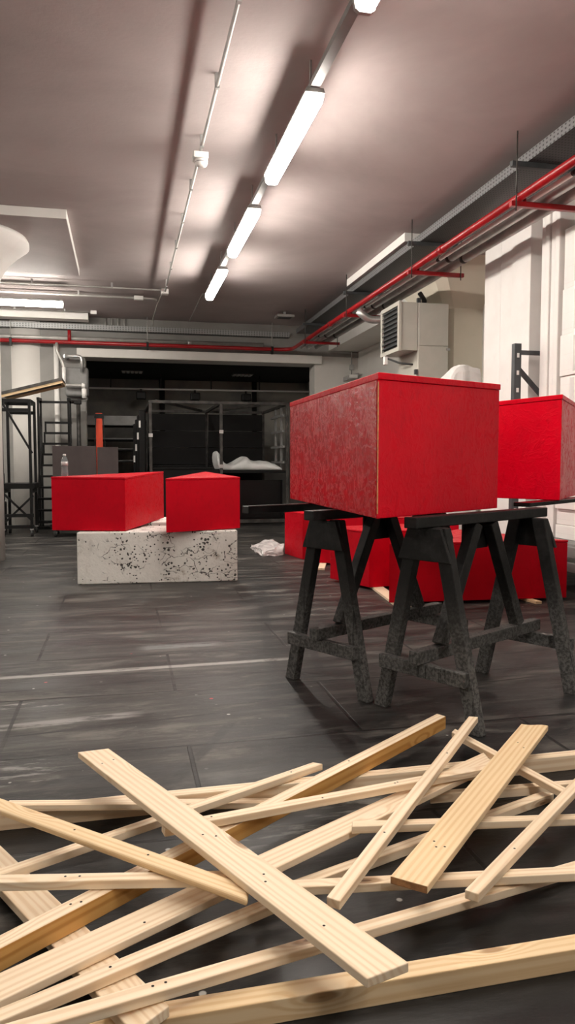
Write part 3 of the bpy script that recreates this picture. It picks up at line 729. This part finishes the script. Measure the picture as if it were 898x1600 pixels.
# ---------------------------------------------------------------- back of the hall
# steel cage with black boards and a shelf
CX0, CX1, CXM, CY0, CY1, CZ = .49, 2.88, 1.70, 12.9, 15.2, 2.14
t = thing('steel_cage', 'large open steel cage lined with black boards, in the dark opening', 'cage', (1.7, 14, 0))
for x in (CX0, CXM, CX1):
    for y in (CY0, CY1): MB().box(x - .025, x + .025, y - .025, y + .025, 0.001, CZ).build('post', 'worn_steel', t, bevel=.004)
    MB().bar((x, CY0, CZ + .005), (x, CY1, CZ + .005), .05, .05).build('top_rail', 'worn_steel', t, bevel=.004)
for y in (CY0, CY1): MB().bar((CX0 - .03, y, CZ + .01), (CX1 + .03, y, CZ + .01), .05, .05).build('top_rail', 'worn_steel', t, bevel=.004)
MB().bar((CX0 + .1, CY0, CZ + .03), (CXM - .1, CY1, CZ + .03), .04, .04).build('top_brace', 'worn_steel', t)
MB().bar((CX1 - .1, CY0, CZ + .03), (CXM + .1, CY1, CZ + .03), .04, .04).build('top_brace', 'worn_steel', t)
for k in range(6):
    z = .06 + k * .34
    MB().box(CX0 + .04, CXM - .03, CY1 - .10, CY1 - .06, z, z + .333).build('back_board', 'black_board', t, bevel=.004)
    MB().box(CXM + .03, CX1 - .04, CY1 - .10, CY1 - .06, z, z + .333).build('back_board', 'black_board', t, bevel=.004)
MB().box(CX0 + .03, CXM - .03, CY0 + .05, CY0 + .09, .05, 1.0).build('lower_board', 'black_board', t, bevel=.004)
MB().box(CX0 + .03, CXM - .14, CY0 + .03, CY1 - .1, 1.0, 1.03).build('deck', 'black_board', t, bevel=.004)
MB().box(CXM + .03, CX1 - .03, CY0 - .02, CY1 - .1, .93, .97).build('shelf', 'black_board', t, bevel=.004)
MB().box(CXM + .03, CX1 - .03, CY0 + .25, CY0 + .29, .05, .80).build('lower_board', 'black_gloss', t, bevel=.004)
MB().bar((CX0, CY0, .08), (CX1, CY0, .08), .05, .06).build('bottom_rail', 'worn_steel', t)
for x, z in ((CX0, 1.55), (CXM, 1.62), (CXM, 1.02)):
    MB().box(x - .035, x + .035, CY0 - .035, CY0 - .026, z, z + .06).build('bright_clamp', 'silver', t)
# side ladder frame at the far end of the shelf bay
for y in (CY0 + .5, CY0 + 1.0): MB().box(CX1 - .02, CX1 + .02, y - .02, y + .02, .97, CZ).build('ladder_upright', 'mid_grey', t)
for k in range(4): MB().bar((CX1 - .04, CY0 + .1, 1.12 + k * .28), (CX1 - .04, CY0 + 1.2, 1.12 + k * .28), .035, .04).build('ladder_rung', 'mid_grey', t)

# white sheet of foam lying on the shelf
b = bmesh.new(); NX, NY = 26, 8; rng = random.Random(4); grid = []
def prof(u):
    pts = [(0, .36), (.04, .33), (.10, .12), (.2, .09), (.34, .17), (.46, .26), (.54, .16), (.72, .15), (.86, .13), (1, .03)]
    for (a, h0), (c, h1) in zip(pts, pts[1:]):
        if u <= c: return h0 + (h1 - h0) * (u - a) / (c - a)
for i in range(NX):
    u = i / (NX - 1); row = []
    for j in range(NY):
        v = j / (NY - 1); h = prof(u) * (.35 + .65 * math.sin(PI * min(1, .12 + v * .75))) + rng.uniform(0, .03)
        row.append(b.verts.new((1.63 + 1.17 * u + .02 * math.sin(6 * v), 12.945 + .7 * v, .98 + max(.012, h))))
    grid.append(row)
for i in range(NX - 1):
    for j in range(NY - 1): b.faces.new((grid[i][j], grid[i + 1][j], grid[i + 1][j + 1], grid[i][j + 1]))
base = [[b.verts.new((v.co.x, v.co.y, .974 if 1 <= i else v.co.z - .12)) for v in r] for i, r in enumerate(grid)]
for i in range(NX - 1):
    for j in range(NY - 1): b.faces.new((base[i][j], base[i][j + 1], base[i + 1][j + 1], base[i + 1][j]))
for i in range(NX - 1):
    for j in (0, NY - 1): b.faces.new((grid[i][j], grid[i + 1][j], base[i + 1][j], base[i][j]))
for j in range(NY - 1):
    for i in (0, NX - 1): b.faces.new((grid[i][j], grid[i][j + 1], base[i][j + 1], base[i][j]))
bmesh.ops.recalc_face_normals(b, faces=b.faces[:])
mb = MB(); mb.b.free(); mb.b = b
o = mb.build('foam_sheet', 'cloth', smooth=True); o.modifiers.new('smooth', 'SUBSURF').render_levels = 1
tag(o, 'crumpled white sheet lying on the shelf of the steel cage', 'sheet')

# black boards leaning on the end of the cage
for k in range(4):
    y = 13.15 + .16 * k
    o = MB().prism([(.30 - .03 * k, y), (.42, y), (.42, y + .05), (.30 - .03 * k, y + .05)], .002, 2.02 - .07 * k).build('black_flat', 'black_board', bevel=.02)
    tag(o, 'upright black board beside the steel cage, ' + ('first in the row', 'second in the row', 'third in the row', 'last in the row')[k], 'board', 'black boards beside the cage')
    MB().box(.30 - .03 * k, .33 - .03 * k, y - .006, y - .0005, 1.72 - .2 * k, 1.84 - .2 * k).build('white_tag', 'white_plastic', o)

# black shelving in the dark store
t = thing('deck_rack', 'dark rack of black shelves with pale edges, topped by a grey panel', 'rack', (-.2, 14.8, 0))
for x in (-.93, .36):
    for y in (14.52, 15.4): MB().box(x, x + .05, y, y + .05, .001, 1.82).build('upright', 'black_steel', t)
for z in (1.57, 1.375, 1.155, .88, .45):
    sh = MB().box(-.90, .38, 14.50, 15.44, z - .03, z).build('shelf', 'black_board', t)
    MB().box(-.88, .37, 14.488, 14.4995, z - .006, z + .006).build('edge_strip', 'mid_grey', sh)
MB().box(-.98, .42, 14.46, 15.46, 1.821, 2.0).build('top_panel', 'mid_grey', t, bevel=.004)

# bright rail and dark post in the store
t = thing('curtain_rail', 'thin pale rail crossing the dark store below its ceiling', 'rail', (1.5, 16, 2.65))
MB().tube([(-1.4, 16.0, 2.655), (4.2, 16.0, 2.68)], .020, 10).build('tube', 'white_plastic', t)
for x in (-.2, .84, 1.9, 2.95): MB().box(x - .012, x + .012, 15.99, 16.01, 2.68, 3.0).build('rail_hanger', 'black_steel', t)
for x in (.42, 1.55, 2.65):
    MB().box(x - .10, x + .10, 15.85, 16.05, 2.44, 2.60).build('spot_body', 'black_steel', t, bevel=.02)
    MB().box(x - .02, x + .02, 15.98, 16.02, 2.6, 2.66).build('spot_clamp', 'black_steel', t)
for x, y, lab in ((.24, 15.8, 'over the dark rack'), (2.55, 15.85, 'over the steel cage')):
    t = thing('ceiling_vent', 'small louvred vent in the dark store ceiling, ' + lab, 'vent', (x, y, 2.97), 'vents in the store ceiling')
    MB().box(x - .22, x + .22, y - .14, y + .14, 2.985, 2.9995).build('vent_frame', 'mid_grey', t)
    for k in range(5): MB().box(x - .20 + k * .085, x - .14 + k * .085, y - .13, y + .13, 2.972, 2.985).build('vent_slat', 'white_plastic', t)

# wheeled board trolley with brown panels
t = thing('panel_trolley', 'low black trolley on casters carrying two brown boards', 'trolley', (-.5, 11.75, 0))
MB().box(-1.05, .0, 11.45, 12.05, .14, .19).build('base', 'black_steel', t, bevel=.004)
for x in (-.98, -.07):
    for y in (11.52, 11.98):
        c = MB(); c.tube([(x - .018, y, .058), (x + .018, y, .058)], .056, 20); cc = c.build('caster', 'rubber', t)
        MB().tube([(x - .022, y, .058), (x + .022, y, .058)], .030, 14).build('hub', 'silver', cc)
        MB().box(x - .03, x + .03, y - .03, y + .03, .116, .139).build('fork', 'silver', cc)
for x0, x1, z1, lab in ((-1.01, -.375, 1.36, 'larger of the two, behind the water bottle'), (-.36, -.05, 1.345, 'narrower of the two')):
    tag(MB().box(x0, x1, 11.60, 11.64, .191, z1).build('brown_board', 'brown_board', bevel=.003), 'dark brown board standing on the trolley, ' + lab, 'board', 'brown boards on the trolley')
t = thing('orange_post', 'orange-red upright post behind the brown boards', 'post', (-.33, 11.95, 0))
MB().hexa([(-.38, 11.93, .192), (-.27, 11.93, .192), (-.27, 11.97, .192), (-.38, 11.97, .192)], [(-.385, 11.93, 1.88), (-.285, 11.93, 1.88), (-.285, 11.97, 1.88), (-.385, 11.97, 1.88)]).build('plank', 'red_orange', t, bevel=.003)
MB().box(-.405, -.26, 11.925, 11.975, 1.80, 1.87).build('head_band', 'black_steel', t)
for s in (-1, 1): MB().bar((-.325 + s * .05, 11.92, 1.86), (-.325 + s * .09, 11.92, 1.2), .012, .012).build('strap', 'black_steel', t)

# rolling stage stairs
SX0, SX1 = -1.36, -.835
t = thing('rolling_stairs', 'black steel stage stairs with open treads and handrails', 'stairs', (-1.04, 12.3, 0))
for k in range(10):
    z = .135 + k * .183; y = 12.45 + k * .098
    MB().box(SX0 + .009 * k, SX1, y, y + .14, z, z + .035).build('tread', 'black_steel', t, bevel=.003)
    if k: MB().box(SX0 + .009 * k, SX0 + .03 + .009 * k, y, y + .03, z - .15, z).build('riser_post', 'black_steel', t)
for x in (SX0 + .02, SX1 - .02):
    MB().bar((x, 12.5, .05), (x, 13.36, 1.72), .03, .06).build('stringer', 'black_steel', t)
    MB().box(x - .018, x + .018, 13.36, 13.396, .001, 2.20).build('rear_post', 'black_steel', t)
    MB().box(x - .018, x + .018, 12.95, 12.986, .001, 2.16).build('front_post', 'black_steel', t)
    MB().bar((x, 12.93, 2.17), (x, 13.40, 2.19), .04, .045).build('handrail', 'black_steel', t)
    MB().bar((x, 12.95, 1.45), (x, 13.38, 1.95), .03, .03).build('knee_rail', 'black_steel', t)
MB().bar((SX0, 13.38, 2.15), (SX1 - .0, 13.38, 2.15), .04, .04).build('end_rail', 'black_steel', t)
MB().bar((SX0 - .02, 12.46, .06), (SX1, 12.46, .06), .04, .05).build('foot_bar', 'black_steel', t)

# platform trolley beside the stairs
t = thing('platform_trolley', 'black steel trolley frame with a low platform, beside the stage stairs', 'trolley', (-1.55, 12, 0))
TX0, TX1, TY0, TY1 = -1.73, -1.33, 11.65, 12.3
for x in (TX0, TX1):
    for y in (TY0, TY1):
        MB().box(x - .02, x + .02, y - .02, y + .02, .12, 2.04).build('post', 'black_steel', t, bevel=.003)
        c = MB().tube([(x - .018, y, .052), (x + .018, y, .052)], .05, 18).build('caster', 'rubber', t)
        MB().box(x - .025, x + .025, y - .025, y + .025, .10, .12).build('fork', 'silver', c)
for z in (2.03, 1.89): 
    for y in (TY0, TY1): MB().bar((TX0, y, z), (TX1, y, z), .04, .05).build('top_rail', 'black_steel', t)
for x in (TX0, TX1):
    for z in (2.03, .68): MB().bar((x, TY0, z), (x, TY1, z), .04, .05).build('side_rail', 'black_steel', t)
MB().box(TX0 - .03, TX1 + .05, TY0 - .03, TY1 + .02, .72, .80).build('platform', 'black_board', t, bevel=.004)
for z in (.15, .32): MB().bar((TX0, TY0, z), (TX1 + .03, TY0, z), .04, .05).build('bottom_rail', 'black_steel', t)
MB().bar((TX0, TY0 - .01, 2.03), (TX1 + .03, TY0 - .01, 1.25), .025, .03).build('diagonal', 'black_steel', t)
MB().bar((TX0, TY0 - .01, .20), (TX1 + .03, TY0 - .01, .62), .025, .03).build('diagonal', 'black_steel', t)
MB().bar((TX0, TY0 - .01, .66), (TX1, TY0 - .01, .25), .025, .03).build('diagonal', 'black_steel', t)
# tilted tabletop lying on the rails
t = thing('tilted_tabletop', 'tilted dark tabletop with pale wood edges lying over the trolley rails', 'tabletop', (-1.3, 12, 2.1))
p, q = Vector((-1.76, 12.1, 2.14)), Vector((-.86, 12.1, 2.38))
MB().bar(p, q, .62, .045).build('top', 'worn_steel', t, bevel=.003)
dz = Vector((0, 0, -.042))
for s in (-1, 1): MB().bar(p + dz + Vector((0, s * .28, 0)), q + dz + Vector((0, s * .28, 0)), .04, .036).build('edge_batten', 'pine_warm', t)
MB().bar(q + Vector((-.02, -.26, -.04)), q + Vector((-.02, .26, -.04)), .04, .036).build('edge_batten', 'pine_warm', t)

# black cases stacked behind the mushroom column
for k, (z0, z1) in enumerate(((.002, .5), (.502, .95), (.952, 1.25))):
    o = MB().box(-2.25, -1.80 - .02 * k, 12.0, 12.5, z0, z1).build('flight_case', 'black_board', bevel=.02)
    tag(o, 'black case stacked behind the mushroom column, ' + ('lowest', 'middle', 'topmost')[k], 'case', 'stacked black cases')
    MB().box(-2.24, -1.81 - .02 * k, 11.99, 11.9995, z1 - .09, z1 - .07).build('edge_strip', 'silver', o)

# pipes and tank on the back wall
t = thing('water_pipe', 'white and grey water pipe stepping down the back wall', 'pipe', (-.9, 13.5, 2.8))
MB().tube(fillet([(-1.07, 13.55, 3.18), (-1.07, 13.5, 3.05), (-.955, 13.5, 2.80), (-.955, 13.5, 2.455), (-.62, 13.5, 2.455), (-.62, 13.5, 2.28)], .05), .028, 14).build('run', 'silver_dull', t)
MB().tube([(-.955, 13.5, 2.76), (-.955, 13.5, 2.47)], .031, 14).build('white_sleeve', 'white_plastic', t)
MB().tube([(-.66, 13.5, 2.455), (-.60, 13.5, 2.455)], .045, 14).build('tee', 'white_plastic', t)
MB().tube([(-.62, 13.5, 2.40), (-.62, 13.5, 2.24)], .042, 14).build('tail', 'white_plastic', t)
t = thing('water_pipe', 'chrome pipe bend above the grey tank', 'pipe', (-.8, 13.55, 2.9))
MB().tube(fillet([(-.94, 13.55, 2.965), (-.655, 13.55, 2.965), (-.655, 13.55, 2.70)], .07), .030, 14).build('bend', 'silver', t)
MB().tube([(-.94, 13.55, 2.965), (-.94, 13.84, 2.965)], .03, 12).build('wall_stub', 'silver', t)
t = thing('wall_tank', 'grey rounded tank fixed to the back wall by the opening', 'tank', (-.74, 13.7, 2.3))
MB().box(-.95, -.55, 13.62, 13.845, 2.28, 2.79).build('tank_body', 'mid_grey', t, bevel=.05, seg=4)
MB().tube(fillet([(-.62, 13.6, 2.30), (-.55, 13.6, 2.22), (-.68, 13.6, 2.19)], .05), .008, 8).build('hose', 'grey_plastic', t)
t = thing('stand_pole', 'grey stand pole with a clamp in front of the back wall', 'pole', (-.73, 13.4, 0))
MB().tube([(-.725, 13.50, .001), (-.725, 13.50, 2.20)], .035, 12).build('pole', 'worn_steel', t)
MB().box(-.80, -.67, 13.455, 13.545, 2.13, 2.20).build('clamp', 'black_steel', t, bevel=.01)
MB().tube([(-.80, 13.50, 2.17), (-.88, 13.50, 2.17)], .03, 10).build('clamp_knob', 'black_steel', t)
MB().lathe([(.075, 0), (.075, .02), (.04, .05)], (-.725, 13.50, .001), 20).build('foot_plate', 'black_steel', t)
tag(MB().tube([(-1.10, 13.78, .002), (-1.10, 13.78, 3.3)], .045, 14).build('downpipe', 'trimwhite'), 'white downpipe on the back wall beside the round column', 'pipe')

# ---------------------------------------------------------------- pile of loose pine
# (top-face end points, width, thickness, end skews, label, wood, nail holes as (along, across), brown end)
PINE = [
 ((-0.09, 1.3751, 0.05), (1.4585, 1.3914, 0.05), 0.0472, 0.05, (0.0, 0.0), 'thick square pine beam lying lowest, along the bottom edge of the photo', 'pine_warm', [], 0),
 ((-0.6233, 2.3024, 0.055), (1.8877, 2.3289, 0.055), 0.0412, 0.055, (0.0, 0.0), 'long pine board lying along the back of the pile, on the floor', 'pine', [(0.8, 0)], 0),
 ((0.964, 2.1819, 0.03), (1.825, 2.1399, 0.03), 0.03, 0.03, (0.0114, 0.0), 'short pine batten end on the floor behind the wide grained board', 'pine', [], 0),
 ((0.4016, 1.7723, 0.026), (1.3444, 2.1105, 0.026), 0.034, 0.026, (0.0217, -0.0203), 'pine batten crossing under the wide grained board, ending below the thin crossing batten', 'pine', [], 0),
 ((-0.4469, 2.2355, 0.022), (0.0391, 1.3189, 0.0806), 0.085, 0.022, (0.0, -0.0158), 'wide flat plank with three small knots, lying lowest at the left edge', 'pine', [], 0),
 ((-0.2847, 1.2747, 0.1255), (1.3605, 1.744, 0.022), 0.034, 0.022, (0.0, 0.0), 'long slim batten under the topmost plank, next above the thick bottom beam', 'pine', [(0.2, 0.1), (0.215, 0.1)], 0),
 ((-0.4196, 1.4408, 0.1145), (1.2231, 2.6704, 0.1045), 0.0422, 0.05, (0.0, 0.0056), 'long beam with an orange-brown side, rising towards the trestle', 'pine', [(0.18, 0.1), (0.19, -0.2), (0.7, 0.2)], 0),
 ((-0.4171, 1.3551, 0.0931), (1.2328, 2.3017, 0.076), 0.078, 0.019, (0.0, 0.06), 'long wide plank with brown knots and a split edge, running diagonally under the topmost plank', 'pine', [(0.27, -0.2)], 0),
 ((-0.4146, 1.2909, 0.0973), (0.3436, 1.614, 0.0973), 0.034, 0.022, (0.0, 0.0142), 'slim batten below the wide knotted plank, ending under the topmost plank', 'pine', [(0.5, 0.1)], 0),
 ((0.606, 1.8913, 0.1085), (1.699, 1.8977, 0.022), 0.032, 0.022, (0.0104, 0.0), 'pine batten whose squared end butts against the wide knotted plank', 'pine', [(0.35, 0)], 0),
 ((0.3066, 1.7038, 0.0786), (1.3967, 1.5593, 0.0786), 0.034, 0.022, (0.0016, 0.0), 'nearly level batten from the topmost plank, under the wide grained board, to the right edge', 'pine', [(0.2, 0.1), (0.8, 0.1)], 0),
 ((-0.3433, 2.2657, 0.0935), (0.4701, 2.261, 0.02), 0.036, 0.02, (0.0, 0.0073), 'short batten lying across the long back board behind the topmost plank', 'pine', [], 0),
 ((0.0932, 1.9152, 0.1459), (1.1935, 2.1924, 0.0988), 0.034, 0.022, (0.0012, 0.0265), 'pale batten over the orange-sided beam, its end face showing under the topmost plank', 'pine', [(0.12, 0.1), (0.42, -0.3), (0.65, 0), (0.66, 0.1)], 0),
 ((-0.4193, 1.8495, 0.079), (0.6393, 2.3814, 0.079), 0.032, 0.022, (0.0, -0.0157), 'batten ending just behind the orange-sided beam at the back of the pile', 'pine', [(0.9, 0)], 0),
 ((-0.4865, 1.8032, 0.1364), (0.3319, 1.6491, 0.1364), 0.034, 0.022, (0.0, 0.0005), 'nearly level batten with two nail holes, at the left edge over the orange-sided beam', 'pine', [(0.42, 0.1), (0.46, 0.1)], 0),
 ((1.2257, 2.5674, 0.079), (1.3439, 1.9826, 0.079), 0.034, 0.022, (-0.0244, -0.0168), 'thin batten at the back, crossing under the wide grained board', 'pine', [], 0),
 ((-0.4525, 2.2275, 0.1564), (0.2593, 1.5532, 0.1564), 0.052, 0.018, (0.0, -0.0293), 'thin rounded batten with an angled cut end pointing at the topmost plank', 'pine_warm', [(0.45, 0), (0.7, 0.1)], 0),
 ((1.2967, 2.5437, 0.1355), (0.4442, 1.5204, 0.1355), 0.0338, 0.022, (-0.0094, 0.0019), 'slim batten on top of the pile, its far end by the trestle foot', 'pine', [(0.3, 0.2), (0.75, 0)], 0),
 ((1.4914, 2.4405, 0.1217), (0.6426, 1.5713, 0.1217), 0.0913, 0.019, (0.0292, -0.0052), 'wide strongly grained board with a wavy end, on top of the pile', 'pine_warm', [(0.17, -0.1), (0.2, 0.3), (0.83, -0.2), (0.85, 0), (0.84, 0.25)], 1),
 ((0.7819, 1.5288, 0.1026), (1.5083, 2.1066, 0.1031), 0.033, 0.022, (-0.0029, 0.0), 'batten with a dark brown sawn end on top of the pile', 'pine', [(0.27, -0.1)], 1),
 ((-0.1025, 2.4087, 0.1774), (0.461, 1.2187, 0.1774), 0.0912, 0.019, (0.0313, 0.0162), 'topmost long wide plank, lying across the whole pile', 'pine', [(0.09, -0.3), (0.085, 0.25), (0.52, -0.1), (0.54, 0.2), (0.7, 0.1), (0.72, -0.1), (0.87, -0.1)], 0),
]

def plank(P, Q, w, t, sk, label, wood, nails, brown):
    P = Vector(P); Q = Vector(Q); L = (Q - P).length
    d = (Q - P).normalized(); n = Vector((-d.y, d.x, 0)).normalized(); u = d.cross(n)
    h = w / 2
    e0 = [(-sk[0] / 2, -h), (sk[0] / 2, h)]; e1 = [(L + sk[1] / 2, h), (L - sk[1] / 2, -h)]
    if 'wavy' in label:            # the sawn wave of the far end
        e0 = [(.0 + .010 * math.sin(PI * (k / 8.) * 1.6 + .6) - .02 * (k / 8.) , -h + w * k / 8.) for k in range(9)]
    mb = MB(); mb.prism(e0 + e1, -t, 0.)
    for f in mb.b.faces:
        c = f.calc_center_median(); f.normal_update()
        if brown and abs(f.normal.x) > .6 and c.x > L * .5: f.material_index = 1
        if 'orange' in label and 'rising' in label and f.normal.y < -.6: f.material_index = 3
    mb.mi = 2
    for a, b in nails:
        x, y = a * L, b * h * 1.6
        n0 = len(mb.b.faces); k = 8; r = .0032
        v = [mb.b.verts.new((x + r * math.cos(2 * PI * i / k), y + r * math.sin(2 * PI * i / k), .0006)) for i in range(k)]
        mb.b.faces.new(v); mb._mark(n0)
    o = mb.build('pine_plank' if w > .06 else 'pine_batten', [wood, 'endgrain', 'hole', 'pine_orange'], keep=True)
    o.matrix_world = Matrix(((d.x, n.x, u.x, P.x), (d.y, n.y, u.y, P.y), (d.z, n.z, u.z, P.z), (0, 0, 0, 1)))
    b = o.modifiers.new('soft edges', 'BEVEL'); b.width = .0022 if 'rounded' not in label else .007; b.segments = 2 if 'rounded' not in label else 3; b.limit_method = 'ANGLE'; b.angle_limit = .8
    return tag(o, label, 'plank' if w > .06 else 'batten', 'loose pine in the pile')
for args in PINE: plank(*args)

# ---------------------------------------------------------------- camera and faint room light
cam = bpy.data.objects.new('camera', bpy.data.cameras.new('camera')); C.objects.link(cam)
cam.location = (0, 0, 1.1)
cam.rotation_euler = (math.radians(90 - 3.7647), 0, math.radians(-12.6127))
cam.data.sensor_fit = 'VERTICAL'; cam.data.sensor_height = 36.; cam.data.sensor_width = 36.
cam.data.lens = 1155. / 1600. * 36.
cam.data.clip_start = .02; cam.data.clip_end = 100
S.camera = cam
wd = bpy.data.worlds.new('world'); S.world = wd; wd.use_nodes = True
wd.node_tree.nodes['Background'].inputs[0].default_value = (.02, .02, .02, 1)
